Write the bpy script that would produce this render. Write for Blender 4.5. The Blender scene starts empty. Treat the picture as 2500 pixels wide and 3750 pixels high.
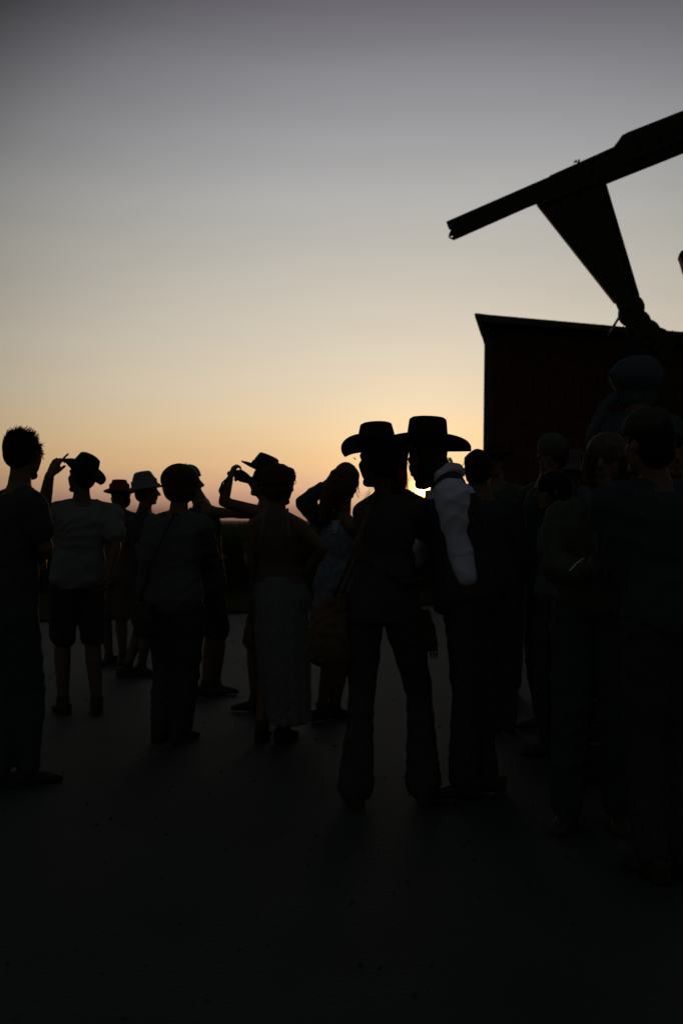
import bpy, bmesh, math, random
from mathutils import Vector, Matrix, noise
random.seed(7)
S = bpy.context.scene
C = S.collection
rad = math.radians

# ------------------------------------------------------------------ camera
F = 3645.8            # focal length in photograph pixels (35 mm lens, 36 mm tall frame)
HZ = 1905.0           # row of the horizon in the photograph
EYE = 1.4
cam = bpy.data.cameras.new('camera'); camo = bpy.data.objects.new('camera', cam); C.objects.link(camo)
cam.sensor_fit = 'VERTICAL'; cam.sensor_height = 36; cam.lens = 35; cam.shift_y = 30/3750.0
cam.clip_end = 5000; cam.clip_start = 0.05
camo.location = (0, 0, EYE); camo.rotation_euler = (rad(90), 0, 0)
cam.dof.use_dof = True; cam.dof.focus_distance = 4.95; cam.dof.aperture_fstop = 3.2
S.camera = camo
def P(px, py, Y):     # a place in the world: photograph bearing and distance
    return Vector(((px-1250)/F*Y, Y, EYE+(HZ-py)/F*Y))

# ------------------------------------------------------------------ dusk sky and the low sun
SUN_AZ = math.atan2(1552-1250, F); SUN_EL = math.atan2(HZ-1795, F)
SD = Vector((math.sin(SUN_AZ)*math.cos(SUN_EL), math.cos(SUN_AZ)*math.cos(SUN_EL), math.sin(SUN_EL)))
def lin(c): return tuple((v/255/12.92 if v/255 < .04045 else ((v/255+.055)/1.055)**2.4) for v in c)
W = bpy.data.worlds.new('World'); S.world = W; W.use_nodes = True
nt = W.node_tree; N = nt.nodes; L = nt.links; N.clear()
out = N.new('ShaderNodeOutputWorld')
tc = N.new('ShaderNodeTexCoord'); sep = N.new('ShaderNodeSeparateXYZ'); L.new(tc.outputs['Generated'], sep.inputs[0])
def mth(op, a, b=None, clamp=False):
    n = N.new('ShaderNodeMath'); n.operation = op; n.use_clamp = clamp
    for i, v in enumerate((a, b)):
        if v is None: continue
        if isinstance(v, (int, float)): n.inputs[i].default_value = v
        else: L.new(v, n.inputs[i])
    return n.outputs[0]
def ramp(fac, stops):
    n = N.new('ShaderNodeValToRGB'); e = n.color_ramp.elements
    while len(e) < len(stops): e.new(0.5)
    for i, (p, c) in enumerate(stops):
        e[i].position = p; e[i].color = (*c, 1)
    L.new(fac, n.inputs[0]); return n.outputs[0]
dp = N.new('ShaderNodeVectorMath'); dp.operation = 'DOT_PRODUCT'; L.new(tc.outputs['Generated'], dp.inputs[0]); dp.inputs[1].default_value = SD
dot = dp.outputs['Value']
FS = [(-1, .125), (0, .11), (.5, .09), (.7, .08), (.80, .10), (.834, .17), (.86, .35), (.882, .52), (.90, .62), (.92, .73), (.95, .87), (.985, 1.0), (1, 1.05)]  # sky darkened towards the corners as lens vignette; lifted behind camera as added fill
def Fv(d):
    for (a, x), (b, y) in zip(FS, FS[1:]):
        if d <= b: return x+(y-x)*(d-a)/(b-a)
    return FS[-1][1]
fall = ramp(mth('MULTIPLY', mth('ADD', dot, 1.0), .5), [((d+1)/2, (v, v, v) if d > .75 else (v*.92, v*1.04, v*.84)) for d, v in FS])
# colours of the dusk sky by height above the horizon, along one bearing (column 800)
SKY = [(2300, (60, 50, 50)), (1905, (100, 80, 76)), (1870, (120, 94, 88)), (1845, (160, 128, 112)), (1790, (194, 156, 130)), (1700, (217, 180, 137)), (1600, (221, 192, 151)), (1450, (216, 199, 172)),
       (1250, (204, 194, 177)), (1000, (187, 182, 172)), (750, (170, 169, 166)), (500, (151, 151, 154)), (250, (127, 127, 132)), (0, (99, 97, 103)), (-900, (60, 60, 70))]
GL = ((40, (.085, .066, .04)), (260, (.21, .155, .075)), (10000, (1.6, .45, .0)), (32000, (16, 7.5, 1.5)))
st = []
for py, c in SKY:
    v = Vector(((800-1250)/F, 1, (HZ-py)/F)).normalized()
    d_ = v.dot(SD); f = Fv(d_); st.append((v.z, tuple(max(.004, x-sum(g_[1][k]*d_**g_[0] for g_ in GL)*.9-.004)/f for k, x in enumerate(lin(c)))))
base = ramp(mth('DIVIDE', mth('ADD', sep.outputs[2], .12), .8), [((z+.12)/.8, c) for z, c in st])
# faint level streaks of haze in the sky
mp = N.new('ShaderNodeMapping'); mp.inputs['Scale'].default_value = (2.5, 2.5, 17); L.new(tc.outputs['Generated'], mp.inputs[0])
nz = N.new('ShaderNodeTexNoise'); nz.inputs['Scale'].default_value = 1.6; nz.inputs['Detail'].default_value = 5; L.new(mp.outputs[0], nz.inputs['Vector'])
streak = mth('ADD', mth('MULTIPLY', nz.outputs[0], .14), .93)
def vm(op, a, b):
    n = N.new('ShaderNodeVectorMath'); n.operation = op
    for i, v in enumerate((a, b)):
        if isinstance(v, tuple): n.inputs[i].default_value = v
        else: L.new(v, n.inputs[i])
    return n.outputs[0]
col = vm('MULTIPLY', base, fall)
sm = N.new('ShaderNodeVectorMath'); sm.operation = 'SCALE'; L.new(col, sm.inputs[0]); L.new(streak, sm.inputs['Scale']); col = sm.outputs[0]
def glow(power, colour):
    g = mth('POWER', mth('MAXIMUM', dot, 0.0), power)
    n = N.new('ShaderNodeVectorMath'); n.operation = 'SCALE'; n.inputs[0].default_value = colour; L.new(g, n.inputs['Scale']); return n.outputs[0]
for p_, c_ in GL:
    col = vm('ADD', col, glow(p_, c_))
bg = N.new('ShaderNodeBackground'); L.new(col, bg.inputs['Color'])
sky = N.new('ShaderNodeTexSky'); sky.sky_type = 'NISHITA'; sky.sun_disc = False
sky.sun_elevation = max(SUN_EL, rad(1.2)); sky.sun_rotation = SUN_AZ
bg2 = N.new('ShaderNodeBackground'); L.new(sky.outputs[0], bg2.inputs['Color']); bg2.inputs['Strength'].default_value = .004
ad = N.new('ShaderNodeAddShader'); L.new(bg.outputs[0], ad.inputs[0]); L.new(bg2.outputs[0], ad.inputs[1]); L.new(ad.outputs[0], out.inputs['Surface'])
sun = bpy.data.lights.new('sun', 'SUN'); suno = bpy.data.objects.new('sun', sun); C.objects.link(suno)
sun.energy = .22; sun.angle = rad(.5); sun.color = (1, .42, .12)
suno.rotation_euler = SD.to_track_quat('Z', 'Y').to_euler()
S.view_settings.view_transform = 'Standard'; S.view_settings.look = 'None'; S.view_settings.exposure = 0; S.view_settings.gamma = 1
S.cycles.max_bounces = 6; S.cycles.transparent_max_bounces = 8

# ------------------------------------------------------------------ materials
def mat(name, c, rough=.85, noise_scale=90, vary=.12, bump=.12, bscale=None, metal=0, trans=0, spec=.08, sheen=0):
    m = bpy.data.materials.new(name); m.use_nodes = True; t = m.node_tree; b = t.nodes['Principled BSDF']
    tc = t.nodes.new('ShaderNodeTexCoord'); n = t.nodes.new('ShaderNodeTexNoise')
    n.inputs['Scale'].default_value = noise_scale; n.inputs['Detail'].default_value = 6; t.links.new(tc.outputs['Object'], n.inputs['Vector'])
    r = t.nodes.new('ShaderNodeValToRGB'); e = r.color_ramp.elements
    e[0].position = .3; e[1].position = .7
    e[0].color = (*[x*(1-vary) for x in c], 1); e[1].color = (*[min(1, x*(1+vary)) for x in c], 1)
    t.links.new(n.outputs[0], r.inputs[0]); t.links.new(r.outputs[0], b.inputs['Base Color'])
    b.inputs['Roughness'].default_value = rough; b.inputs['Metallic'].default_value = metal
    b.inputs['Specular IOR Level'].default_value = spec
    if bump:
        n2 = t.nodes.new('ShaderNodeTexNoise'); n2.inputs['Scale'].default_value = bscale or noise_scale*3; n2.inputs['Detail'].default_value = 4
        t.links.new(tc.outputs['Object'], n2.inputs['Vector'])
        bp = t.nodes.new('ShaderNodeBump'); bp.inputs['Strength'].default_value = bump; bp.inputs['Distance'].default_value = .01
        t.links.new(n2.outputs[0], bp.inputs['Height']); t.links.new(bp.outputs[0], b.inputs['Normal'])
    if trans:
        tr = t.nodes.new('ShaderNodeBsdfTranslucent'); t.links.new(r.outputs[0], tr.inputs['Color'])
        mx = t.nodes.new('ShaderNodeMixShader'); mx.inputs[0].default_value = trans
        o = t.nodes['Material Output']; t.links.new(b.outputs[0], mx.inputs[1]); t.links.new(tr.outputs[0], mx.inputs[2]); t.links.new(mx.outputs[0], o.inputs['Surface'])
    return m
M = {}
def defm(k, *a, **kw): M[k] = mat(k, *a, **kw)
defm('skin', (.12, .075, .055), .55, 12, .12, .1); defm('skin_dark', (.06, .038, .03), .55, 12, .12, .1)
defm('black', (.034, .040, .039)); defm('dark_felt', (.02, .018, .017), .95, 60, .3, .5); defm('brown_felt', (.045, .03, .022), .95, 60, .3, .5)
defm('white_shirt', (.48, .50, .68), .8, 90, .04, .08, 60); defm('grey_tee', (.15, .16, .165), .9, 90, .06, .08, 60)
defm('grey_jacket', (.07, .08, .083)); defm('navy', (.034, .043, .052)); defm('denim', (.045, .056, .07), .9, 90, .1, .2)
defm('blue_dress', (.14, .175, .22), .85, 26, .35, .1, 50); defm('pale_denim', (.11, .12, .125), .9, 50, .2, .3)
defm('suede', (.09, .06, .035), .95, 20, .3, .3); defm('olive', (.055, .068, .048)); defm('red_cap', (.10, .024, .018)); defm('cap_grey', (.10, .115, .12))
defm('pink_felt', (.08, .05, .07)); defm('pale_blue', (.05, .066, .09), .9, 90, .1, .1); defm('brown_top', (.085, .062, .045)); defm('green_cap', (.036, .04, .03))
defm('dark_hair', (.012, .009, .008), .6, 40, .3, 0, trans=.15); defm('fair_hair', (.10, .07, .045), .55, 40, .3, 0, trans=.3); defm('red_glow_hair', (.9, .26, .07), .5, 40, .1, 0, trans=.9)  # last one: red hair brightened in colour to imitate sun shining through
defm('brown_hair', (.05, .03, .02), .55, 40, .3, 0, trans=.3); defm('leather', (.04, .034, .03), .6, 25, .3, .3); defm('metal', (.5, .48, .45), .3, 30, .1, .1, metal=1)
defm('plastic', (.02, .02, .022), .3, 30, .1, 0); defm('cup', (.6, .6, .62), .15, 30, .05, 0, spec=.6)
defm('barn_red', (.075, .028, .022), .85, 5, .35, .4, 40); defm('trim', (.05, .06, .055), .8, 8, .3, .3); defm('roof_tin', (.10, .105, .11), .5, 6, .25, .3, 30, metal=.5)
defm('rust', (.030, .028, .026), .8, 12, .4, .5, 40); defm('rust_red', (.10, .03, .02), .8, 12, .4, .5, 40); defm('wood', (.035, .028, .02), .85, 12, .3, .4)
defm('leaf', (.035, .06, .018), .7, 3, .35, 0, trans=.3); defm('grass', (.07, .085, .03), .8, 3, .35, 0, trans=.3)
defm('gravel', (.023, .027, .025), .8, 1.3, .25, .7, 45, spec=.4); defm('soil', (.05, .055, .03), .95, 2, .3, .6, 12); defm('stone', (.03, .032, .03), .9, 20, .3, .3)
defm('glass_clear', (.75, .78, .8), .05, 30, .03, 0, spec=.8)
M['glass_clear'].node_tree.nodes['Principled BSDF'].inputs['Transmission Weight'].default_value = .9

# ------------------------------------------------------------------ mesh helpers
UPV = Vector((0, 0, 1)); TURN = [0.0, 1773]
class MB:
    """collects vertices and faces; build() links them as one mesh object"""
    def __init__(s): s.v = []; s.f = []
    def ring(s, pts):
        i = len(s.v); s.v += [tuple(p) for p in pts]; return list(range(i, i+len(pts)))
    def bridge(s, a, b):
        n = len(a)
        for i in range(n): s.f.append((a[i], a[(i+1) % n], b[(i+1) % n], b[i]))
    def loft(s, rings, n=20, power=2.0):        # rings: (centre, U, V)
        prev = None
        for c, U, V in rings:
            pts = []
            for k in range(n):
                t = 2*math.pi*k/n; cx, sx = math.cos(t), math.sin(t)
                e = 2/power
                pts.append(c+U*(abs(cx)**e*(1 if cx >= 0 else -1))+V*(abs(sx)**e*(1 if sx >= 0 else -1)))
            r = s.ring(pts)
            if prev: s.bridge(prev, r)
            else: s.f.append(tuple(reversed(r)))
            prev = r
        s.f.append(tuple(prev))
    def cap(s, a, b, ra, rb, n=14):             # tapered capsule
        d = (b-a); l = d.length
        if l < 1e-6: d = Vector((0, 0, 1)); l = 1e-6
        d = d/l; u = d.orthogonal().normalized(); v = d.cross(u); rings = []
        for t in (-88, -60, -30, 0): rings.append((a+d*(math.sin(rad(t))*ra), u*(math.cos(rad(t))*ra), v*(math.cos(rad(t))*ra)))
        for t in (0, 30, 60, 88): rings.append((b+d*(math.sin(rad(t))*rb), u*(math.cos(rad(t))*rb), v*(math.cos(rad(t))*rb)))
        s.loft(rings, n)
    def chain(s, pts, n=14):                    # [(Vector, radius), ...]
        for (a, ra), (b, rb) in zip(pts, pts[1:]): s.cap(a, b, ra, rb, n)
    def ell(s, c, A, B, D, n=18):               # ellipsoid from three axis vectors
        s.loft([(c+D*math.sin(rad(t)), A*math.cos(rad(t)), B*math.cos(rad(t))) for t in (-88, -70, -50, -30, -10, 10, 30, 50, 70, 88)], n)
    def tube(s, pts, r0, r1=None, n=4):
        r1 = r0 if r1 is None else r1; prev = None
        for i, p in enumerate(pts):
            d = (pts[min(i+1, len(pts)-1)]-pts[max(i-1, 0)]).normalized(); u = d.orthogonal().normalized(); v = d.cross(u); r = r0+(r1-r0)*i/(len(pts)-1)
            q = s.ring([p+u*(math.cos(2*math.pi*k/n)*r)+v*(math.sin(2*math.pi*k/n)*r) for k in range(n)])
            if prev: s.bridge(prev, q)
            else: s.f.append(tuple(reversed(q)))
            prev = q
        s.f.append(tuple(prev))
    def box(s, c, sx, sy, sz, R=None):
        R = R or Matrix.Identity(3); i = len(s.v)
        for x in (-1, 1):
            for y in (-1, 1):
                for z in (-1, 1): s.v.append(tuple(c+R @ Vector((x*sx/2, y*sy/2, z*sz/2))))
        for q in ((0, 1, 3, 2), (4, 6, 7, 5), (0, 4, 5, 1), (2, 3, 7, 6), (0, 2, 6, 4), (1, 5, 7, 3)): s.f.append(tuple(i+k for k in q))
    def prism(s, poly, Y, th):                  # outline on a wall plane at distance Y (turned by TURN about its anchor), th metres deep
        nn = Vector((math.sin(TURN[0]), math.cos(TURN[0]), 0)); k0 = P(TURN[1], HZ, Y)
        def q(x, y):
            d = P(x, y, 1)-Vector((0, 0, EYE)); t = k0.xy.dot(nn.xy)/d.xy.dot(nn.xy); return Vector((0, 0, EYE))+d*t
        a = s.ring([q(x, y) for x, y in poly])
        b = s.ring([q(x, y)+nn*th for x, y in poly])
        s.bridge(a, b); s.f.append(tuple(reversed(a))); s.f.append(tuple(b))
    def add(s, o):
        i = len(s.v); s.v += o.v; s.f += [tuple(k+i for k in q) for q in o.f]
    def mesh(s, name):
        me = bpy.data.meshes.new(name); me.from_pydata(s.v, [], s.f); me.update(); return me
    def build(s, name, m, parent=None, smooth=False, bevel=0):
        me = s.mesh(name); me.materials.append(M[m])
        bm = bmesh.new(); bm.from_mesh(me); bmesh.ops.recalc_face_normals(bm, faces=bm.faces)
        if bevel: bmesh.ops.bevel(bm, geom=[e for e in bm.edges if len(e.link_faces) == 2 and e.calc_face_angle(0) > .5], offset=bevel, segments=2, affect='EDGES', profile=.6)
        bm.to_mesh(me); bm.free()
        if smooth: me.shade_smooth()
        return link(name, me, parent)
def link(name, me, parent=None):
    o = bpy.data.objects.new(name, me); C.objects.link(o)
    if parent is not None:
        o.parent = parent; o.matrix_parent_inverse = Matrix.Translation(-parent.location)
    return o
def remeshed(mb, voxel, fold=0, fscale=9, smooth=3, crease=0):
    """one continuous skin over everything in mb, optionally wrinkled like cloth"""
    me = mb.mesh('tmp'); o = bpy.data.objects.new('tmp', me); C.objects.link(o)
    r = o.modifiers.new('r', 'REMESH'); r.mode = 'VOXEL'; r.voxel_size = voxel
    sm = o.modifiers.new('s', 'SMOOTH'); sm.iterations = smooth; sm.factor = .5
    dg = bpy.context.evaluated_depsgraph_get(); res = bpy.data.meshes.new_from_object(o.evaluated_get(dg))
    bpy.data.objects.remove(o); bpy.data.meshes.remove(me)
    if fold:
        vs = res.vertices; nn = [v.normal.copy() for v in vs]
        for v, nr in zip(vs, nn):
            p = v.co
            a = noise.noise(Vector((p.x*fscale, p.y*fscale, p.z*fscale*1.3)))
            w_ = noise.noise(Vector((p.x*3.1+2, p.y*3.1, p.z*3.1))); k_ = noise.noise(Vector((p.x*4.3, p.y*4.3+7, p.z*4.3)))
            q1 = (p.z*8.5+p.x*5.5+w_*2.4) % 1; q2 = (p.z*6.2-p.x*7.5+p.y*3+w_*3.1) % 1
            r1 = 1-abs(2*q1-1); r2 = 1-abs(2*q2-1)
            m1 = max(0, min(1, .45+k_*2.2)); rd = (r1**1.8)*m1+(r2**1.8)*(1-m1)-.4
            v.co = p+nr*(fold*(.6*a+.75*rd)+crease*2*rd)
        res.update()
    return res
def skin_part(name, mb, m, parent, voxel=.009, fold=0, fscale=9, smooth=3, extra=None, crease=0):
    me = remeshed(mb, voxel, fold, fscale, smooth, crease)
    if extra is not None:
        bm = bmesh.new(); bm.from_mesh(me); e = extra.mesh('e'); bm.from_mesh(e); bm.to_mesh(me); bm.free(); bpy.data.meshes.remove(e)
    me.materials.clear(); me.materials.append(M[m]); me.name = name; me.shade_smooth()
    return link(name, me, parent)
def tag(o, label=None, cat=None, group=None, kind=None):
    if label: o['label'] = label
    if cat: o['category'] = cat
    if group: o['group'] = group
    if kind: o['kind'] = kind
    return o
def empty(name, loc, label, cat, group=None):
    o = bpy.data.objects.new(name, None); C.objects.link(o); o.location = loc; o.empty_display_size = .2
    return tag(o, label, cat, group)

# ------------------------------------------------------------------ setting: ground, verge, field
def grid_sheet(name, x0, x1, y0, y1, z, m, nx, ny, amp=0):
    b = MB()
    for j in range(ny+1):
        for i in range(nx+1):
            x = x0+(x1-x0)*i/nx; y = y0+(y1-y0)*j/ny
            b.v.append((x, y, z+amp*noise.noise(Vector((x*.8, y*.8, 3)))))
    for j in range(ny):
        for i in range(nx):
            k = j*(nx+1)+i; b.f.append((k, k+1, k+nx+2, k+nx+1))
    return b.build(name, m, smooth=True)
g = grid_sheet('ground', -2500, 2500, -200, 3500, -.03, 'soil', 10, 10); tag(g, kind='structure')
g = grid_sheet('gravel_yard', -30, 30, -6, 25, 0, 'gravel', 240, 124, .012); tag(g, kind='structure')
def edge(x): return 15.7+.48*x+.15*noise.noise(Vector((x*1.7, 0, 0)))
b = MB(); xs = [-26+i*.5 for i in range(105)]
for x in xs: b.v.append((x, edge(x), .03))
for x in xs: b.v.append((x, 60, .03))
n = len(xs)
for i in range(n-1): b.f.append((i, i+1, n+i+1, n+i))
tag(b.build('grass_verge', 'soil'), kind='structure')
b = MB()
def blade(b, x, y, z, h, w, lean, az=None):
    az = random.uniform(0, 6.28) if az is None else az
    d = Vector((math.cos(az), math.sin(az), 0)); s_ = Vector((-d.y, d.x, 0))*w; i = len(b.v)
    p0 = Vector((x, y, z)); p1 = p0+Vector((0, 0, h*.6))+d*lean*.3; p2 = p0+Vector((0, 0, h))+d*lean
    for q in (p0-s_, p0+s_, p1-s_*.8, p1+s_*.8, p2): b.v.append(tuple(q))
    b.f += [(i, i+1, i+3, i+2), (i+2, i+3, i+4)]
for _ in range(26000):
    x = random.uniform(-9, 9.5); y = edge(x)+random.random()**1.3*4.2
    if x > 2.3 and y > 19.2: continue
    blade(b, x, y, .03, random.uniform(.04, .16)*(1 if random.random() < .9 else 1.8), .006, random.uniform(0, .07))
tag(b.build('grass', 'grass'), 'rough mown grass along the far edge of the gravel yard', 'grass', kind='stuff')
b = MB()
for _ in range(15000):
    y = 18.6+11*random.random()**1.5; x = random.uniform(-.62*y, 1.9 if y > 18.9 else 2.2)
    H = 1.30+.12*noise.noise(Vector((x*.6, y*.3, 0)))
    az = random.uniform(0, 6.28); p = Vector((x, y, 0))
    z0 = random.uniform(0, H*.62)
    if random.random() < .35: blade(b, x, y, .0, H*random.uniform(.9, 1.04), .012, .05, az)
    blade(b, x, y, z0, H*random.uniform(.25, .42), random.uniform(.018, .035), random.uniform(.15, .45), az)
for _ in range(8000):
    y = random.uniform(29, 75); x = random.uniform(-.6*y, .6*y)
    blade(b, x, y, 0, random.uniform(1.15, 1.36), .09, .2)
tag(b.build('crop_field', 'leaf'), 'dark green standing crop filling the field beyond the grass', 'crop', kind='stuff')
b = MB()
for _ in range(1500):
    x = random.uniform(-4.5, 4.5); y = random.uniform(2.2, 14.5); r = random.uniform(.004, .011)
    c = Vector((x, y, r*.4)); i = len(b.v)
    R = Matrix.Rotation(random.uniform(0, 3), 3, 'Z')
    for q in ((1, 0, 0), (0, 1, 0), (-1, 0, 0), (0, -1, 0), (0, 0, .8), (0, 0, -.8)):
        b.v.append(tuple(c+R @ (Vector(q)*r*random.uniform(.7, 1.2))))
    for k in range(4): b.f += [(i+k, i+(k+1) % 4, i+4), (i+(k+1) % 4, i+k, i+5)]
tag(b.build('loose_stones', 'stone'), 'loose pebbles scattered over the gravel yard', 'gravel', kind='stuff')

# ------------------------------------------------------------------ barn
BY = 19.6; BT = rad(11); TURN[:] = [BT, 1773]
bn = Vector((math.sin(BT), math.cos(BT), 0)); bt = Vector((math.cos(BT), -math.sin(BT), 0)); BR = Matrix.Rotation(-BT, 3, 'Z')
barn = empty('barn', Vector((P(2100, 0, BY).x, BY, 0)), 'dark red board barn with a low sloping roof behind the crowd', 'barn')
def roofy(px): return 1149+(px-1745)*(1213-1149)/(2500-1745.)
gz = HZ+EYE*F/BY
b = MB(); px = 1812.0
while px < 2800:                                   # vertical boards with narrow joints
    w = random.uniform(26, 32)
    b.prism([(px, roofy(px)+14), (px+w-1.4, roofy(px+w)+14), (px+w-1.4, gz), (px, gz)], BY+random.uniform(0, .012), .05); px += w
b.prism([(1812, roofy(1812)+10), (2800, roofy(2800)+10), (2800, gz), (1812, gz)], BY+.07, .06)
c0 = P(1790, HZ, BY+.02); c0.z = 0; hL = P(1790, roofy(1790)+18, BY).z
for i in range(26): b.box(c0+bt*.16+bn*(.35+i*.3)+UPV*(hL/2-.05), .05, .29, hL-.1, BR)
b.box(c0+bt*3+bn*8.1+UPV*(hL/2-.4), 6, .08, hL-.8, BR)
b.build('wall', 'barn_red', barn)
b = MB(); b.prism([(1773, roofy(1773)+14), (1806, roofy(1806)+14), (1806, gz), (1762, gz)], BY-.025, .16)
b.build('corner_board', 'trim', barn, bevel=.008)
b = MB(); b.prism([(1807, roofy(1807)+60), (1814, roofy(1814)+60), (1812, gz), (1805, gz)], BY-.01, .03); b.build('trim_strip', 'rust_red', barn)
b = MB()
b.prism([(1735, 1150), (1742, 1146), (1790, 1152), (2850, roofy(2850)+4), (2850, roofy(2850)+20), (1762, 1176), (1742, 1172)], BY-.42, .05)
b.prism([(1737, 1158), (1757, 1160), (1776, 1221), (1759, 1224)], BY-.36, .22)
b.build('fascia', 'trim', barn, bevel=.006)
b = MB()
nP = 60
for i in range(nP):                                # ribbed roof sheet running back level from the fascia
    for w_, th_, up_ in ((.999, .012, -.012), (.18, .02, .002)):
        if w_ < .5 and i % 2: continue
        xa = 1740+i*18.; xb = xa+18*w_
        za = [(x, roofy(x)) for x in (xa, xb)]
        TURN_k = P(TURN[1], HZ, BY-.38)
        def q(x, y):
            d = P(x, y, 1)-Vector((0, 0, EYE)); t = TURN_k.xy.dot(bn.xy)/d.xy.dot(bn.xy); return Vector((0, 0, EYE))+d*t
        A_, B_ = q(*za[0]), q(*za[1]); k = len(b.v)
        for pt in (A_, B_, B_+bn*8.9, A_+bn*8.9):
            b.v.append(tuple(pt+UPV*(up_-th_))); b.v.append(tuple(pt+UPV*up_))
        b.f += [(k+1, k+3, k+5, k+7), (k, k+6, k+4, k+2), (k, k+2, k+3, k+1), (k+4, k+6, k+7, k+5), (k+2, k+4, k+5, k+3), (k, k+1, k+7, k+6)]
b.build('roof', 'roof_tin', barn)

# ------------------------------------------------------------------ tilted boom machine in front of the barn
MY = 17.2; TURN[:] = [rad(14), 2150]
mach = empty('farm_machine', P(2350, 0, MY).xy.to_3d(), 'dark farm machine with long tilted boom rising above the barn roof', 'farm machine')
b = MB()
b.prism([(1632, 811), (2012, 645), (2022, 668), (1985, 735), (1955, 742), (1930, 752), (1664, 870), (1655, 873), (1658, 866), (1652, 856), (1640, 862), (1648, 844), (1652, 836), (1648, 833), (1640, 834)], MY, .14)
b.build('boom_tip', 'rust', mach, bevel=.008)
b = MB(); b.prism([(1640, 867), (1655, 875), (1664, 871), (1661, 866), (1652, 869)], MY+.03, .08); b.build('lip', 'rust', mach)
b = MB()
b.prism([(2003, 652), (2012, 642), (2245, 537), (2262, 515), (2275, 495), (2300, 482), (2960, 222), (3010, 345), (2213, 664), (1992, 742)], MY-.03, .20)
b.build('boom_beam', 'rust', mach, bevel=.008)
b = MB()
for k in range(9):
    x = 2330+k*75; b.prism([(x, 480-(x-2280)*.394+30), (x+9, 480-(x-2280)*.394+27), (x+48, 480-(x-2280)*.394+130), (x+38, 480-(x-2280)*.394+134)], MY-.1, .04)
b.prism([(2280, 590), (2900, 335), (2903, 343), (2283, 598)], MY-.11, .05)
b.build('boom_rib', 'rust', mach)
b = MB()
b.prism([(1966, 741), (2212, 650), (2338, 1080), (2352, 1160), (2292, 1185), (2270, 1150), (2248, 1100), (2200, 1038), (2090, 905)], MY+.03, .08)
b.build('wedge_plate', 'rust', mach, bevel=.01)
b = MB()
b.prism([(1962, 742), (1970, 738), (2256, 1100), (2248, 1105)], MY-.03, .2); b.prism([(2204, 656), (2213, 653), (2340, 1080), (2330, 1082)], MY-.03, .2)
b.build('flange', 'rust', mach)
b = MB()                                            # thin side stay
for a_, c_ in (((2272, 1150), (2238, 1205)), ((2262, 1168), (2292, 1168)), ((2262, 1168), (2225, 1230)), ((2282, 1160), (2300, 1192))):
    b.tube([P(*a_, MY+.1), P(*c_, MY+.1)], .02, n=8)
b.build('stay', 'metal', mach, smooth=True)
def disc(b, px, py, r, Y, th):
    b.prism([(px+r*math.cos(2*math.pi*k/28), py+r*math.sin(2*math.pi*k/28)) for k in range(28)], Y, th)
for px, py, r, dy, th in ((2312, 1124, 48, -.12, .7), (2338, 1178, 45, -.16, .75), (2369, 1217, 50, -.2, .8), (2402, 1262, 66, -.1, .6)):
    b = MB(); disc(b, px, py, r, MY+dy, th); disc(b, px, py, r*.35, MY+dy-.06, .1); b.build('gear_drum', 'rust', mach, bevel=.02)
b = MB(); b.prism([(2296, 1180), (2440, 1210), (2452, 1300), (2440, HZ+EYE*F/MY), (2300, HZ+EYE*F/MY), (2290, 1260)], MY-.02, .5); b.build('mast', 'rust', mach, bevel=.015)
b = MB()
for dx in (-.7, .7): b.box(Vector((P(2370, 0, MY).x+dx, MY+.2, .09)), .3, 2.6, .18)
b.box(Vector((P(2370, 0, MY).x, MY+.2, .12)), 1.8, .4, .2); b.build('base_skid', 'rust', mach, bevel=.01)
b = MB(); b.prism([(2484, 930), (2494, 916), (2530, 905), (2600, 935), (2600, 1010), (2530, 1040), (2502, 985), (2492, 950)], MY+.4, .35)
b.build('counterweight', 'rust', mach, bevel=.02)
b = MB(); b.prism([(2560, 960), (2580, 960), (2585, 1260), (2540, 1260)], MY+.45, .2); b.prism([(2400, 1225), (2600, 1225), (2600, 1260), (2400, 1260)], MY+.3, .4); b.build('counterweight_arm', 'rust', mach, bevel=.01)
b = MB()
for q in ([(2118, 592), (2113, 580), (2103, 585)], [(2118, 592), (2122, 578), (2119, 574)], [(2116, 590), (2126, 588), (2129, 591)], [(2113, 580), (2107, 578)]):
    b.tube([P(x-3, y+10, MY+.02) for x, y in q], .016, n=6)
b.build('twig_bracket', 'rust', mach)

TURN[:] = [0, 1250]
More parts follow.
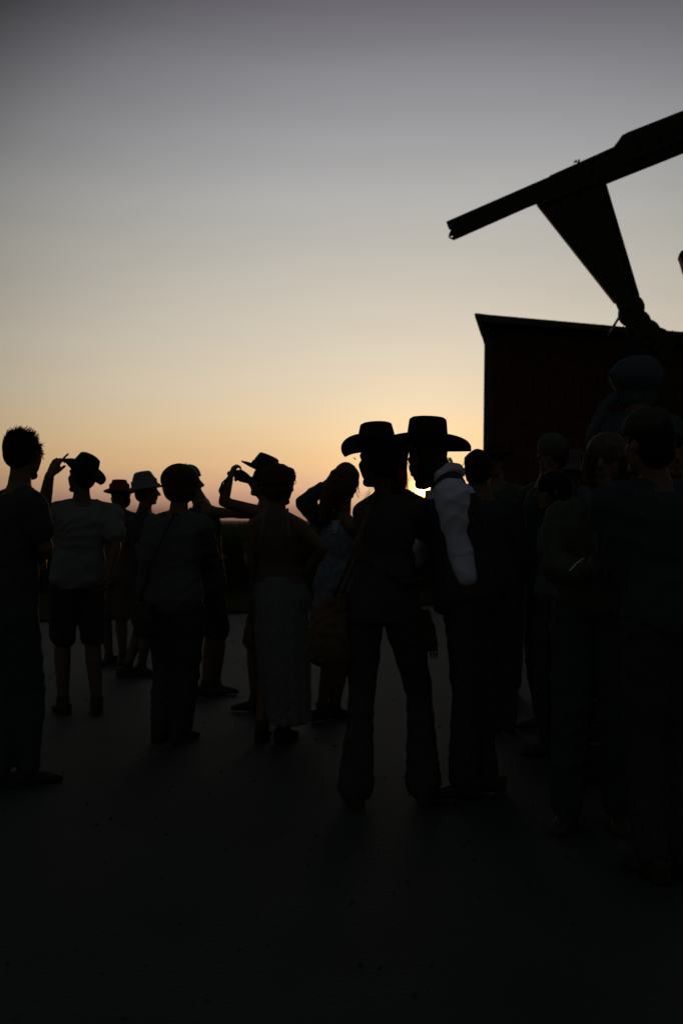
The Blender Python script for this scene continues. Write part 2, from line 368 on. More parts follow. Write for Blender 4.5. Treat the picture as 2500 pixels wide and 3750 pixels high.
# ------------------------------------------------------------------ people
def fwd(a): return Vector((math.sin(rad(a)), math.cos(rad(a)), 0))
def rgt(a): return Vector((math.cos(rad(a)), -math.sin(rad(a)), 0))
UP = Vector((0, 0, 1))
def frame(yaw, pitch=0, roll=0):                    # columns right, forward, up ; pitch>0 looks up, roll>0 leans to own right
    R = Matrix((rgt(yaw), fwd(yaw), UP)).transposed()
    return R @ Matrix.Rotation(rad(pitch), 3, 'X') @ Matrix.Rotation(rad(roll), 3, 'Y')
def head_mb(b, c, R, s=1.0):
    def q(x, y, z): return c+R @ (Vector((x, y, z))*s)
    def e(x, y, z, a, d, h): b.ell(q(x, y, z), R @ Vector((a*s, 0, 0)), R @ Vector((0, d*s, 0)), R @ Vector((0, 0, h*s)))
    e(0, -.01, .025, .076, .097, .088); e(0, .025, -.045, .058, .066, .078)
    b.cap(q(-.022, .062, -.098), q(.022, .062, -.098), .022*s, .022*s)           # chin
    b.cap(q(0, .088, .012), q(0, .110, -.028), .009*s, .015*s)                   # nose
    b.cap(q(-.035, .077, .028), q(.035, .077, .028), .013*s, .013*s)             # brow
    for x in (-1, 1):
        b.cap(q(x*.05, .05, -.02), q(x*.042, .04, -.07), .022*s, .02*s)
        b.ell(q(x*.03, .078, .008), R @ Vector((.013*s, 0, 0)), R @ Vector((0, .01*s, 0)), R @ Vector((0, 0, .008*s)))
        b.ell(q(x*.083, -.008, -.008), R @ Vector((.010*s, -.002, 0)), R @ Vector((x*.006*s, .018*s, 0)), R @ Vector((0, 0, .031*s)))   # ear
    b.cap(q(-.018, .088, -.055), q(.018, .088, -.055), .0075*s, .0075*s); b.cap(q(-.015, .086, -.067), q(.015, .086, -.067), .008*s, .008*s)
def hand_mb(b, w, d, nrm, curl=25, side=1, spread=7, point=False, s=1.0, thumb_out=45):
    """w wrist, d pointing direction, nrm palm normal, side = which side the thumb is on"""
    d = d.normalized(); nrm = (nrm-d*nrm.dot(d)).normalized(); t = d.cross(nrm)*side
    pc = w+d*.048*s
    b.loft([(w-d*.012*s, t*.026*s, nrm*.020*s), (w+d*.02*s, t*.034*s, nrm*.017*s), (w+d*.06*s, t*.041*s, nrm*.015*s), (w+d*.09*s, t*.038*s, nrm*.012*s)], 14)
    for k, (off, ln) in enumerate(((.030, .072), (.0105, .080), (-.0095, .074), (-.029, .058))):
        c = curl*(.15 if (point and k == 0) else 1.0)*(1+.12*k)
        p = w+d*.085*s+t*off*s; sp = rad((1.5-k)*spread); dd = (d*math.cos(sp)+t*math.sin(sp)).normalized()
        ang = 0; r = .0092*s
        for j, fr in enumerate((.45, .30, .25)):
            ang += rad(c*(1, 1.3, .9)[j]); q = p+(dd*math.cos(ang)+nrm*math.sin(ang))*ln*fr*s; b.cap(p, q, r, r*.9, 10); p = q; r *= .9
    p = w+d*.022*s+t*.026*s; a = rad(thumb_out); q = p+(d*math.cos(a)+t*math.sin(a)*.8+nrm*.35)*.04*s; b.cap(p, q, .014*s, .011*s, 10)
    q2 = q+(d*math.cos(a*.55)+t*math.sin(a*.55)+nrm*.35).normalized()*.032*s; b.cap(q, q2, .0105*s, .009*s, 10)
def shoe_mb(b, ank, yaw, s=1.0, boot=False, heel=False):
    f = fwd(yaw); g = Vector((ank.x, ank.y, 0)); r = rgt(yaw)
    b.loft([(g-f*.075*s+UP*z, r*a*s, f*d_*s) for z, a, d_ in ((.004, .035, .03), (.05, .036, .035), (.09, .036, .04))], 12)
    b.loft([(g+f*x*s+UP*h, r*w_*s, UP*h*.96) for x, w_, h in ((-.10, .02, .03), (-.075, .036, .045), (-.02, .038, .05), (.05, .043, .040), (.12, .046, .030), (.165, .032, .022), (.185, .012, .014))], 12)
    top = .34 if boot else .10
    b.chain([(g+UP*.06, .045*s), (g+UP*.11, .046*s), (g.lerp(Vector((ank.x, ank.y, 0)), 1)+UP*top, .056*s if boot else .044*s)])

class Fig: pass
def figure(label, Y, yaw, head, pelvis, feet, neck=None, hyaw=None, hpitch=0, hroll=0, arms=None, top=None, bottom=None, skin='skin', shoes='leather', boot=False,
           sex='m', sh=None, s=1.0, base=0.0, knee_px=None, foot_yaw=None, armf=1.0, group='people gathered outside the barn at sunset', hands=None, fold=.008, hs=1.0, crease=0, fscale=9):
    """joints are given as photograph bearings at distance Y (+ metres back); r/l are the person's own right and left"""
    g = Fig(); g.Y = Y; hyaw = yaw if hyaw is None else hyaw; px2 = Y/F
    def J(t): return P(t[0], t[1], Y+(t[2] if len(t) > 2 else 0))
    g.J = J; g.R = frame(hyaw, hpitch, hroll); g.head = J(head); g.yaw = yaw
    pel = J(pelvis); nk = J(neck) if neck else g.head+Vector((0, 0, -.20*s)).lerp(pel-g.head, .0)
    g.neck = nk; g.pel = pel; r = rgt(yaw); f = fwd(yaw); spine = (nk-pel).normalized()
    e = empty('person', Vector((pel.x, pel.y, base)), label, 'person', group); g.root = e
    shw = (sh or (.185 if sex == 'm' else .16))*s; hpw = (.095 if sex == 'm' else .10)*s
    g.S = {'r': nk-spine*.085*s+r*shw, 'l': nk-spine*.085*s-r*shw}
    g.H = {'r': pel-UP*.04*s+r*hpw*.95, 'l': pel-UP*.04*s-r*hpw*.95}
    # torso rings pelvis..neck as fractions, half widths and depths
    T = [(-.22, .06, .05), (-.12, .13, .105), (.0, .165, .115), (.18, .155, .108), (.38, .135, .095), (.60, .155, .108), (.76, .168, .11), (.86, .15, .095), (.94, .105, .075), (1.03, .06, .055)]
    if sex == 'f': T = [(-.22, .06, .05), (-.12, .14, .11), (.0, .17, .12), (.18, .15, .105), (.42, .115, .085), (.60, .135, .105), (.76, .142, .10), (.86, .125, .085), (.94, .085, .065), (1.03, .052, .05)]
    g.T = T
    def torso(b, grow=0, lo=-9, hi=9):
        rr = []
        for t, a, d in T:
            if t < lo or t > hi: continue
            rr.append((pel+(nk-pel)*t, r*(a*s+grow), (spine.cross(r)).normalized()*(d*s+grow)))
        b.loft(rr, 22, 2.3)
    g.torso = torso
    # arms
    g.E = {}; g.W = {}; arms = arms or {}; hands = hands or {}
    for k in 'rl':
        sg = 1 if k == 'r' else -1
        if k in arms: g.E[k] = J(arms[k][0]); g.W[k] = J(arms[k][1])
        else:
            g.E[k] = g.S[k]+(-spine*.27+r*sg*.05-f*.03)*s; g.W[k] = g.E[k]+(-UP*.24+f*.07-r*sg*.01)*s
        # keep human segment lengths when the given points come out too long
        for A, B in ((g.S, g.E), (g.E, g.W)):
            v = B[k]-A[k]; mx = (.32 if B is g.E else .28)*s*armf
            if v.length > mx: B[k] = A[k]+v.normalized()*mx
    g.K = {}; g.A = {}; footz = base+.075*s
    for k, ft in zip('lr' if (90 > yaw % 360 or yaw % 360 > 270) else 'rl', feet):       # feet listed screen-left first
        a = Vector(((ft[0]-1250)/F*(Y+ft[1]), Y+ft[1], footz)); g.A[k] = a
        g.K[k] = g.H[k].lerp(a, .5)+f*(.045 if len(ft) < 3 else ft[2])
    b = MB(); torso(b)
    b.chain([(nk-spine*.03, .066*s), (nk+(g.head-nk)*.45, .054*s), (g.head-g.R @ Vector((0, .015, .06)), .052*s)])
    head_mb(b, g.head, g.R, s*.98*hs)
    for k in 'rl':
        sg = 1 if k == 'r' else -1
        b.chain([(nk-spine*.02+r*sg*.04*s, .048*s), (g.S[k], .054*s), (g.S[k].lerp(g.E[k], .35), .048*s), (g.E[k], .037*s*(armf if k in arms and armf > 1 and k == 'l' else 1)), (g.E[k].lerp(g.W[k], .3), .039*s*(armf if k == 'l' else 1)), (g.W[k], .026*s*(armf if k == 'l' else 1))])
        h = hands.get(k, {}); d = (g.W[k]-g.E[k]).normalized()
        if 'd' in h: d = Vector(h['d']).normalized()
        hand_mb(b, g.W[k], d, Vector(h['n']) if 'n' in h else (-r*sg+f*.2), h.get('curl', 28), h.get('side', -sg if 'n' not in h else 1), point=h.get('point', False), s=s*h.get('k', 1), thumb_out=h.get('thumb', 40), spread=h.get('spread', 7))
        b.chain([(g.H[k], .088*s), (g.H[k].lerp(g.K[k], .4), .078*s), (g.K[k], .054*s), (g.K[k].lerp(g.A[k], .3), .056*s), (g.A[k]+UP*.03, .036*s)])
        fy = yaw+sg*8 if foot_yaw is None else foot_yaw+sg*6
        b.loft([((g.A[k]-UP*.04)+fwd(fy)*x*s, rgt(fy)*w_*s, UP*h_*s) for x, w_, h_ in ((-.06, .025, .03), (0, .032, .034), (.07, .038, .024), (.13, .03, .014))], 12)
    skin_part('body', b, skin, e, .0085, smooth=2)
    # garments
    if top:
        m, sl = top[0], top[1]; grow = top[2] if len(top) > 2 else .016; b = MB(); torso(b, grow, -.13 if len(top) < 4 else top[3], .95)
        for k in 'rl':
            sg = 1 if k == 'r' else -1; pf = grow*.9
            b.chain([(nk-spine*.03+r*sg*.04*s, .046*s+pf*.6), (g.S[k], .058*s+pf)] if sl else [(nk-spine*.03+r*sg*.04*s, .046*s+pf*.6), (g.S[k]-r*sg*.03, .055*s+pf*.5)])
            if sl == 1: b.chain([(g.S[k], .06*s+pf), (g.S[k].lerp(g.E[k], .62), .056*s+pf)])
            if sl == 2: b.chain([(g.S[k], .06*s+pf), (g.S[k].lerp(g.E[k], .45), .05*s+pf), (g.E[k], .043*s+pf*.8), (g.E[k].lerp(g.W[k], .35), .042*s+pf*.65), (g.E[k].lerp(g.W[k], .93), .031*s+pf*.6)])
        skin_part('shirt' if len(top) < 5 else top[4], b, m, e, .008 if crease else .010, fold, fscale, crease=crease)
    if bottom and bottom[0] in ('trousers', 'shorts'):
        b = MB(); torso(b, .014, -.3, .19); gr = bottom[2] if len(bottom) > 2 else .014
        for k in 'rl':
            pts = [(g.H[k], .09*s+gr), (g.H[k].lerp(g.K[k], .45), .08*s+gr), (g.K[k]+UP*(.05 if bottom[0] == 'shorts' else 0), .06*s+gr*(2 if bottom[0] == 'shorts' else 1))]
            if bottom[0] == 'trousers': pts += [(g.K[k].lerp(g.A[k], .4), .057*s+gr), (g.A[k]+UP*.03, .048*s+gr)]
            b.chain(pts)
        skin_part(bottom[0], b, bottom[1], e, .011, fold)
    if bottom and bottom[0] in ('skirt', 'dress'):
        b = MB(); torso(b, .014, -.13, .2 if bottom[0] == 'skirt' else .93)
        rr = []
        for l_, r_, py, dep in bottom[2]:
            rr.append((P((l_+r_)/2, py, Y), Vector(((r_-l_)/2*px2, 0, 0)), Vector((0, dep, 0))))
        n = 64; bb = MB(); prev = None                # pleated skirt
        for i, (c, U, V) in enumerate(rr):
            a = .07*(i/(len(rr)-1))
            q = bb.ring([c+(U*math.cos(2*math.pi*k/n)+V*math.sin(2*math.pi*k/n))*(1+a*math.sin(k*2*math.pi/n*11+i*.35)) for k in range(n)])
            if prev: bb.bridge(prev, q)
            else: bb.f.append(tuple(reversed(q)))
            prev = q
        bb.f.append(tuple(prev)); b.add(bb)
        skin_part(bottom[0], b, bottom[1], e, .011, fold*.6)
    if shoes:
        for k in 'rl':
            sg = 1 if k == 'r' else -1; fy = yaw+sg*8 if foot_yaw is None else foot_yaw+sg*6
            b = MB(); shoe_mb(b, g.A[k], fy, s, boot); sh_ = skin_part('boot' if boot else 'shoe', b, shoes, e, .008)
            if base: sh_.location.z += base
    return g
def hat(g, c, yaw, pitch=0, roll=0, m='dark_felt', a=.10, b_=.082, top=.74, h=.12, brim=.095, curl=.055, droop=.02, pinch=.02, name='hat', side=.8, taper_front=0, band=True, cp=.85):
    """crown and curled brim; a/b_ half length/width of the head opening"""
    R = frame(yaw, pitch, roll); o = MB(); n = 48
    def q(x, y, z): return c+R @ Vector((x, y, z))
    rings = []
    def rg(fa, fb, z, zf=lambda t: 0): rings.append(o.ring([q(b_*fb*math.sin(t), a*fa*math.cos(t), z+zf(t)) for t in [2*math.pi*k/n for k in range(n)]]))
    # under side of brim, out to the edge and back over the top, up the crown, dented top
    def bz(t, u): return curl*(u**1.5)*abs(math.sin(t))**cp-droop*(u**1.5)*abs(math.cos(t))**2
    def br(u, dz):
        rings.append(o.ring([q((b_+brim*side*u*(1-.28*curl/.055*(u)*.5))*math.sin(t), (a+brim*u)*math.cos(t), bz(t, u)+dz) for t in [2*math.pi*k/n for k in range(n)]]))
    rg(.6, .6, .06); rg(.97, .97, .05); br(0, -.002)
    for u in (.2, .4, .6, .8, .95, 1): br(u, -.003)
    for u in (1.01, .95, .8, .6, .4, .2, 0): br(u, .004)
    for fr in (.15, .35, .6, .85): rg(1+(top-1)*fr**1.3, 1+(top*.93-1)*fr**1.3, h*fr, lambda t: taper_front*math.cos(t)*fr)
    rg(top*1.0, top*.95, h*.96, lambda t: taper_front*math.cos(t)+.006*abs(math.sin(t))); rg(top*.86, top*.80, h*1.02, lambda t: taper_front*math.cos(t)+.004*abs(math.sin(t)))
    rg(top*.6, top*.42, h*1.02-pinch*.5, lambda t: taper_front*math.cos(t)*.6); rg(top*.3, top*.15, h-pinch)
    for x, y in zip(rings, rings[1:]): o.bridge(x, y)
    o.f.append(tuple(rings[-1])); o.f.append(tuple(reversed(rings[0])))
    ho = o.build(name, m, g.root, smooth=True)
    if band:
        w = MB(); rr = []
        for z in (.006, .026):
            for k_ in (1.03, 1.0): rr.append([q(b_*k_*(1+(top*.93-1)*(z/h)**1.3)*math.sin(t)*1.0, a*k_*(1+(top-1)*(z/h)**1.3)*math.cos(t), z) for t in [2*math.pi*k/n for k in range(n)]])
        A = [w.ring(x) for x in (rr[0], rr[2], rr[3], rr[1])]
        for i in range(4): w.bridge(A[i], A[(i+1) % 4])
        bo = w.build('hat_band', 'leather', ho, smooth=True); bo.matrix_parent_inverse = Matrix.Translation(-g.root.location)
    return ho
def cap(g, c, yaw, pitch=0, m='cap_grey', s=1.0, name='cap', visor=.075, roll=0):
    R = frame(yaw, pitch, roll); o = MB(); A, B, H = .106*s, .088*s, .105*s
    o.loft([(c+R @ Vector((0, -.005*t, H*math.sin(rad(t)))), R @ Vector((B*max(.06, math.cos(rad(t))**.8), 0, 0)), R @ Vector((0, A*max(.06, math.cos(rad(t))**.8), 0))) for t in (0, 15, 30, 45, 60, 75, 88)][:0] or
           [(c+R @ Vector((0, 0, H*math.sin(rad(t)))), R @ Vector((B*max(.05, math.cos(rad(t))**.75), 0, 0)), R @ Vector((0, A*max(.05, math.cos(rad(t))**.75), 0))) for t in (0, 15, 30, 45, 60, 75, 88)], 28)
    o.cap(c+R @ Vector((0, 0, H)), c+R @ Vector((0, 0, H+.004)), .008, .006)
    co = o.build(name, m, g.root, smooth=True)
    v = MB(); n = 16; up = []; dn = []
    for k in range(n+1):
        t = rad(-62+124*k/n); x = B*math.sin(t)*.98; y = A*math.cos(t)
        for e_, q in ((0, 0), (1, 0)):
            yy = y+e_*visor*s*math.cos(t)**.6; zz = .004-.02*e_*(1-.2*math.cos(t))-.9*x*x/ .088*(.6)*e_
            up.append(c+R @ Vector((x*(1+.05*e_), yy, zz+.004))); dn.append(c+R @ Vector((x*(1+.05*e_), yy, zz-.002)))
    U = v.ring(up); D = v.ring(dn)
    for k in range(n):
        i = 2*k; v.f += [(U[i], U[i+1], U[i+3], U[i+2]), (D[i+2], D[i+3], D[i+1], D[i]), (U[i+1], D[i+1], D[i+3], U[i+3]), (U[i+2], D[i+2], D[i], U[i])]
    vo = v.build('visor', m, co, smooth=True); vo.matrix_parent_inverse = Matrix.Translation(-g.root.location)
    return co
def strands(b, n, root, tip, r=.0016, wave=.01, seg=6, sag=.0):
    """root/tip: functions giving a random start and end"""
    for _ in range(n):
        p = root(); q = tip(p); ph = random.uniform(0, 6); k = random.uniform(.5, 1.5)*wave; u = (q-p).orthogonal().normalized(); pts = []
        for i in range(seg+1):
            t = i/seg; pts.append(p.lerp(q, t)+u*(math.sin(ph+t*9)*k*t)+UP*(sag*4*t*(1-t)))
        b.tube(pts, r, r*.4, 3)
def hair_cap(g, b, thick=.012, low=-.02, back=1.0):
    R = g.R; c = g.head
    b.ell(c+R @ Vector((0, -.016, .034)), R @ Vector((.080+thick, 0, 0)), R @ Vector((0, .098+thick, 0)), R @ Vector((0, 0, .088+thick)))
    b.ell(c+R @ Vector((0, -.045, low)), R @ Vector((.070+thick, 0, 0)), R @ Vector((0, .062+thick, 0)), R @ Vector((0, 0, .08)))
def rnd(v=1.0): return Vector((random.uniform(-v, v), random.uniform(-v, v), random.uniform(-v, v)))

# --- man with spiky short hair, close at the left edge, seen from behind
g = figure('man with spiky short hair at the left edge, holding a can', 5.2, 50, (82, 1664), (40, 2200), [(0, 0), (105, .05)], neck=(72, 1786, -.02), top=('black', 1), bottom=('trousers', 'navy'),
           arms={'r': [(170, 2005, -.12), (140, 2065, .20)], 'l': [(-75, 2010), (-60, 2190, .1)]}, hands={'r': dict(curl=42)}, sh=.18, hpitch=0, hs=1.12, hyaw=15)
b = MB(); hair_cap(g, b, .007, .0); x = MB()
def rt():
    v = rnd().normalized(); v.z = abs(v.z)*.9+.12; v.normalize(); return g.head+g.R @ Vector((v.x*.083, -.014+v.y*.10, .036+v.z*.090))
def tp(p):
    d = (p-g.head).normalized(); return p+(d*.6+Vector((.85, 0, .35))*.6+rnd(.45)).normalized()*random.uniform(.006, .036)*(.05+1.0*max(0, min(1, d.z*1.8-.6)))
strands(x, 1000, rt, tp, .0018, .002, 3)
def rt2(): return g.head+Vector((.078+random.uniform(-.01, .006), random.uniform(-.06, .06), random.uniform(.0, .06)))
strands(x, 220, rt2, lambda p: p+Vector((random.uniform(.005, .028), random.uniform(-.02, .02), random.uniform(-.035, .01))), .002, .001, 2)
skin_part('hair', b, 'dark_hair', g.root, .008, extra=x)
def can_at(px, py, Y, label, m='metal', r=.031, h=.115, glass=False):
    c = P(px, py, Y); o = MB(); o.loft([(c-UP*z, Vector((rr, 0, 0)), Vector((0, rr, 0))) for z, rr in ((0, r*.86), (.004, r*.9), (.012, r), (h-.01, r), (h, r*.85))], 24)
    if not glass:
        ob = o.build('drink_can', m, smooth=True); tag(ob, label, 'drink can'); return ob
    o = MB(); n = 24; R1 = [(0, r), (h, r*.78), (h, r*.72), (.004, r*.94)]
    rs = [o.ring([c+Vector((rr*math.cos(2*math.pi*k/n), rr*math.sin(2*math.pi*k/n), -z)) for k in range(n)]) for z, rr in R1]
    for i in range(3): o.bridge(rs[i], rs[i+1])
    o.bridge(rs[3], rs[0]); o.f.append(tuple(rs[1])); 
    ob = o.build('drinking_cup', m, smooth=True); tag(ob, label, 'cup'); return ob
can_at(152, 2016, 5.62, 'silver drink can held by the spiky haired man at the left edge')
# sliver of someone further left
g = figure('person with dark hair mostly cut off by the left edge of the frame', 6.2, 0, (-62, 1690), (-90, 2120), [(-130, 0), (-60, 0)], top=('grey_jacket', 1), bottom=('trousers', 'black'))
b = MB(); hair_cap(g, b, .012); skin_part('hair', b, 'dark_hair', g.root, .008)

# --- man tipping his cowboy hat
YT = 7.2
g = figure('man in cowboy hat and grey tee raising a hand to his brim', YT, 335, (300, 1745), (285, 2120), [(232, 0), (355, 0)], neck=(300, 1838), hyaw=305, hpitch=8, hroll=0, top=('grey_tee', 1, .03), bottom=('shorts', 'black'), s=1.06, fold=.014, armf=1.22,
           arms={'l': [(156, 1885, -.12), (182, 1743, -.20)], 'r': [(425, 2000, -.02), (395, 2110, -.10)]},
           hands={'l': dict(d=(.42, .10, .90), n=(.55, .80, -.3), curl=30, point=True, side=-1, spread=9, thumb=30, k=1.2)}, sh=.2)
hat(g, P(305, 1728, YT), 292, 32, 0, a=.108, b_=.094, h=.125, top=.74, brim=.072, curl=.035, droop=.0, cp=.9)
b = MB(); hair_cap(g, b, .006, -.01); skin_part('hair', b, 'dark_hair', g.root, .008)
# --- two hats behind
g = figure('person in rust red sun hat between the hat tipper and the bob haired person', 9.6, 200, (440, 1818), (425, 2110), [(400, 0), (452, 0)], neck=(440, 1872), top=('brown_top', 1), bottom=('shorts', 'brown_top'), sex='f')
hat(g, P(438, 1792, 9.55), 170, 6, 0, m='red_cap', a=.105, b_=.098, h=.085, top=.74, brim=.05, curl=-.02, droop=.03, name='hat', side=1, cp=2)
b = MB(); hair_cap(g, b, .012, -.04); skin_part('hair', b, 'brown_hair', g.root, .009)
g = figure('person in pale grey bucket hat facing right beside the red hat', 8.9, 80, (540, 1800), (520, 2130), [(470, 0), (520, 0)], neck=(530, 1862), top=('black', 1), bottom=('shorts', 'olive'))
hat(g, P(530, 1778, 8.85), 84, 10, 0, m='cap_grey', a=.118, b_=.10, h=.12, top=.62, brim=.035, curl=-.03, droop=.035, side=1, cp=2, name='bucket_hat', band=False)
b = MB(); hair_cap(g, b, .008, -.02); skin_part('hair', b, 'brown_hair', g.root, .009)

# --- person with smooth bob, grey jacket
YB = 6.3
g = figure('person with smooth bobbed hair and grey jacket, back turned', YB, 20, (660, 1768), (640, 2200), [(590, 0), (665, -.02)], neck=(655, 1880), hyaw=60, top=('grey_jacket', 2, .02), bottom=('trousers', 'black', .022), sh=.165,
           arms={'r': [(775, 2040, .1), (720, 2120, .28)], 'l': [(540, 2040), (520, 2190, .02)]}, fold=.012)
b = MB(); c = g.head
b.ell(c+Vector((-.005, 0, .02)), Vector((.122, 0, 0)), Vector((0, .115, 0)), Vector((0, 0, .105))); b.ell(c+Vector((.0, -.01, -.05)), Vector((.108, 0, 0)), Vector((0, .10, 0)), Vector((0, 0, .085)))
x = MB()
def rt():
    v = rnd().normalized(); return c+Vector((v.x*.12, v.y*.11, .01+v.z*.1))
strands(x, 260, rt, lambda p: p+Vector(((p.x-c.x)*-.05, 0, -.03-random.random()*.02)), .0015, .003, 4)
skin_part('hair', b, 'fair_hair', g.root, .009, fold=.003, fscale=20, extra=x).data.materials[0] = M['brown_hair']
b = MB(); q = P(528, 2262, YB-.1)
b.loft([(q+UP*z, Vector((w, 0, 0)), Vector((0, d, 0))) for z, w, d in ((-.12, .05, .03), (-.11, .062, .05), (0, .065, .06), (.09, .055, .045), (.10, .05, .02))], 20, 3.2)
bagr = empty('shoulder_bag', (q.x, q.y, q.z-.12), 'black shoulder bag hanging at the hip of the bob haired person', 'bag')
skin_part('bag_body', b, 'leather', bagr, .008, .004)
b = MB(); b.tube([q+Vector((-.03, 0, .09)), P(560, 2050, YB-.16), P(640, 1880, YB-.13), P(700, 1895, YB+.12), P(600, 2100, YB+.2), q+Vector((.03, .04, .09))], .009, n=6); b.build('strap', 'leather', bagr, smooth=True)

# --- man in pale cap behind, navy vest, arm stretched to the right
g = figure('man in pale visor cap and navy vest reaching an arm to the right', 7.9, 70, (692, 1768), (765, 2130), [(755, 0), (790, .1)], neck=(738, 1838), hyaw=85, hpitch=4, top=('navy', 0, .022), bottom=('shorts', 'black'),
           arms={'r': [(848, 1880, -.05), (958, 1888, .0)], 'l': [(740, 1960, .25), (790, 2020, .2)]})
cap(g, P(688, 1750, 7.9), 90, 8, 'cap_grey', 1.02, visor=.125)

# --- photographer with hat
YF = 7.3
g = figure('person in dark fedora holding a camera up at arm\'s bend', YF, 285, (968, 1765), (985, 2150), [(935, 0), (985, .1)], neck=(978, 1838), hyaw=278, hpitch=12, top=('black', 0, .016), bottom=('shorts', 'brown_top'),
           arms={'l': [(818, 1838, -.14), (842, 1752, -.16)], 'r': [(972, 1832, .12), (914, 1758, .0)]}, sh=.12, sex='m',
           hands={'l': dict(d=(.35, .1, .93), n=(.8, .5, -.3), curl=38, thumb=30), 'r': dict(d=(-.9, -.1, .32), n=(-.1, -.9, -.3), curl=35)}, skin='skin')
hat(g, P(962, 1728, YF), 280, 24, 0, a=.106, b_=.09, h=.125, top=.72, brim=.07, curl=.02, droop=-.005, pinch=.02, name='hat')
b = MB(); hair_cap(g, b, .012, -.03); x = MB()
strands(x, 60, lambda: g.head+Vector((.05, 0, .04))+rnd(.03), lambda p: p+Vector((random.uniform(.03, .09), 0, random.uniform(-.04, .02))), .0018, .01)
skin_part('hair', b, 'brown_hair', g.root, .009, extra=x)
camr = empty('camera', P(868, 1750, YF-.10), 'small dark camera held up to eye level by the hatted photographer', 'camera')
b = MB(); b.box(P(868, 1733, YF-.10), .062, .055, .045, frame(10, 0, -6)); b.build('camera_body', 'plastic', camr, bevel=.005)
b = MB(); b.cap(P(848, 1733, YF-.10), P(840, 1734, YF-.10), .018, .018, 18); b.build('lens', 'plastic', camr, smooth=True)
b = MB(); b.tube([P(838, 1748, YF-.17), P(822, 1772, YF-.18), P(811, 1790, YF-.18), P(806, 1812, YF-.18), P(803, 1798, YF-.18), P(815, 1768, YF-.18), P(832, 1752, YF-.17)], .008, n=6); b.build('wrist_strap', 'plastic', camr, smooth=True)

# --- woman with curly updo, long skirt
YU = 6.3
g = figure('woman with curly pinned up hair and long pale denim skirt holding a glass', YU, 15, (1020, 1782), (1030, 2190), [(960, 0), (1040, 0)], neck=(1010, 1880), top=('brown_top', 0, .008), sex='f', sh=.15, hyaw=30,
           arms={'r': [(1182, 2010, -.05), (1105, 2120, .05)], 'l': [(925, 2070, .05), (905, 2040, .26)]}, hands={'l': dict(d=(-.2, .3, .9), n=(.9, .2, 0), curl=45)},
           bottom=('skirt', 'pale_denim', [(955, 1105, 2110, .12), (935, 1122, 2190, .15), (932, 1130, 2300, .17), (945, 1135, 2450, .19), (972, 1136, 2560, .2), (985, 1138, 2640, .21)]), shoes='leather')
b = MB(); hair_cap(g, b, .026, -.01)
b.ell(g.head+Vector((.055, -.01, .070)), Vector((.060, 0, 0)), Vector((0, .055, 0)), Vector((0, 0, .048))); b.ell(g.head+Vector((-.045, -.01, .055)), Vector((.07, 0, 0)), Vector((0, .06, 0)), Vector((0, 0, .055))); x = MB()
for _ in range(110):
    p = P(random.uniform(955, 1078), 0, YU); t = random.uniform(0, 1)
    p = P(950+t*124, 1758-40*math.sin(t*2.6)+random.uniform(-6, 22), YU+random.uniform(-.05, .05)); r = random.uniform(.008, .02); a = random.uniform(0, 6); ax = rnd().normalized(); u = ax.orthogonal().normalized(); v = ax.cross(u)
    x.tube([p+(u*math.cos(a+k*.7)+v*math.sin(a+k*.7))*r+ax*.003*k for k in range(10)], .0035, .002, 4)
x.tube([P(*q, YU) for q in ((1000, 1712), (1022, 1718), (1045, 1722), (1058, 1716), (1068, 1714), (1076, 1718), (1078, 1726))], .003, .0015, 4)
x.tube([P(1075+9*math.cos(k*.6), 1765+9*math.sin(k*.6), YU) for k in range(12)], .0028, n=4)
skin_part('hair', b, 'brown_hair', g.root, .008, fold=.012, fscale=34, extra=x)
b = MB()
for p0, p1 in (((972, 1862), (950, 2010)), ((1052, 1862), (1062, 2010))): b.tube([P(*p0, YU-.09), P((p0[0]+p1[0])/2, 1930, YU-.13), P(*p1, YU-.12)], .008, n=6)
b.build('dress_strap', 'pale_denim', g.root, smooth=True)
can_at(928, 2000, YU+.20, 'tall clear glass in the hand of the woman with curly pinned up hair', 'glass_clear', .033, .13, True)

# --- long haired woman in pale dress
YL = 6.95
g = figure('woman with long loose fair hair and pale blue dress, one elbow raised to her head', YL, 60, (1268, 1764), (1225, 2150), [(1180, 0), (1225, .05)], neck=(1250, 1885), hyaw=12, sex='f', shoes='leather', sh=.16, top=None,
           arms={'r': [(1300, 2010, .02), (1235, 1925, .0)], 'l': [(1112, 1842, .06), (1180, 1784, .08)]}, hands={'l': dict(d=(.8, .0, .5), n=(.3, -.8, -.3), curl=30), 'r': dict(d=(-.5, .1, .7), n=(-.7, .4, 0), curl=40)},
           bottom=('dress', 'blue_dress', [(1190, 1300, 1990, .11), (1185, 1300, 2060, .12), (1160, 1310, 2150, .16), (1140, 1315, 2230, .19), (1128, 1320, 2290, .21)]))
b = MB(); b.chain([(g.S['l']+Vector((.03, 0, -.02)), .07), (g.S['l'].lerp(g.E['l'], .5), .072), (g.E['l'], .062), (g.E['l'].lerp(g.W['l'], .5), .056), (g.W['l'], .042)]); skin_part('sleeve', b, 'navy', g.root, .009, .008)
b = MB(); hair_cap(g, b, .014, -.03); c = g.head
b.chain([(c+Vector((-.035, 0, .01)), .10), (P(1212, 1800, YL), .078), (P(1192, 1850, YL-.02), .052), (P(1180, 1900, YL-.03), .03)]); x = MB()
strands(x, 420, lambda: c+Vector((random.uniform(-.1, .06), random.uniform(-.09, .05), random.uniform(-.03, .08))), lambda p: P(random.uniform(1168, 1262), random.uniform(1850, 1960), YL-.02+random.uniform(-.06, .06)), .0022, .018, 8, .02)
strands(x, 12, lambda: c+Vector((.06, 0, .0))+rnd(.03), lambda p: P(random.uniform(1290, 1330), random.uniform(1780, 1830), YL)+rnd(.02), .002, .015, 7)
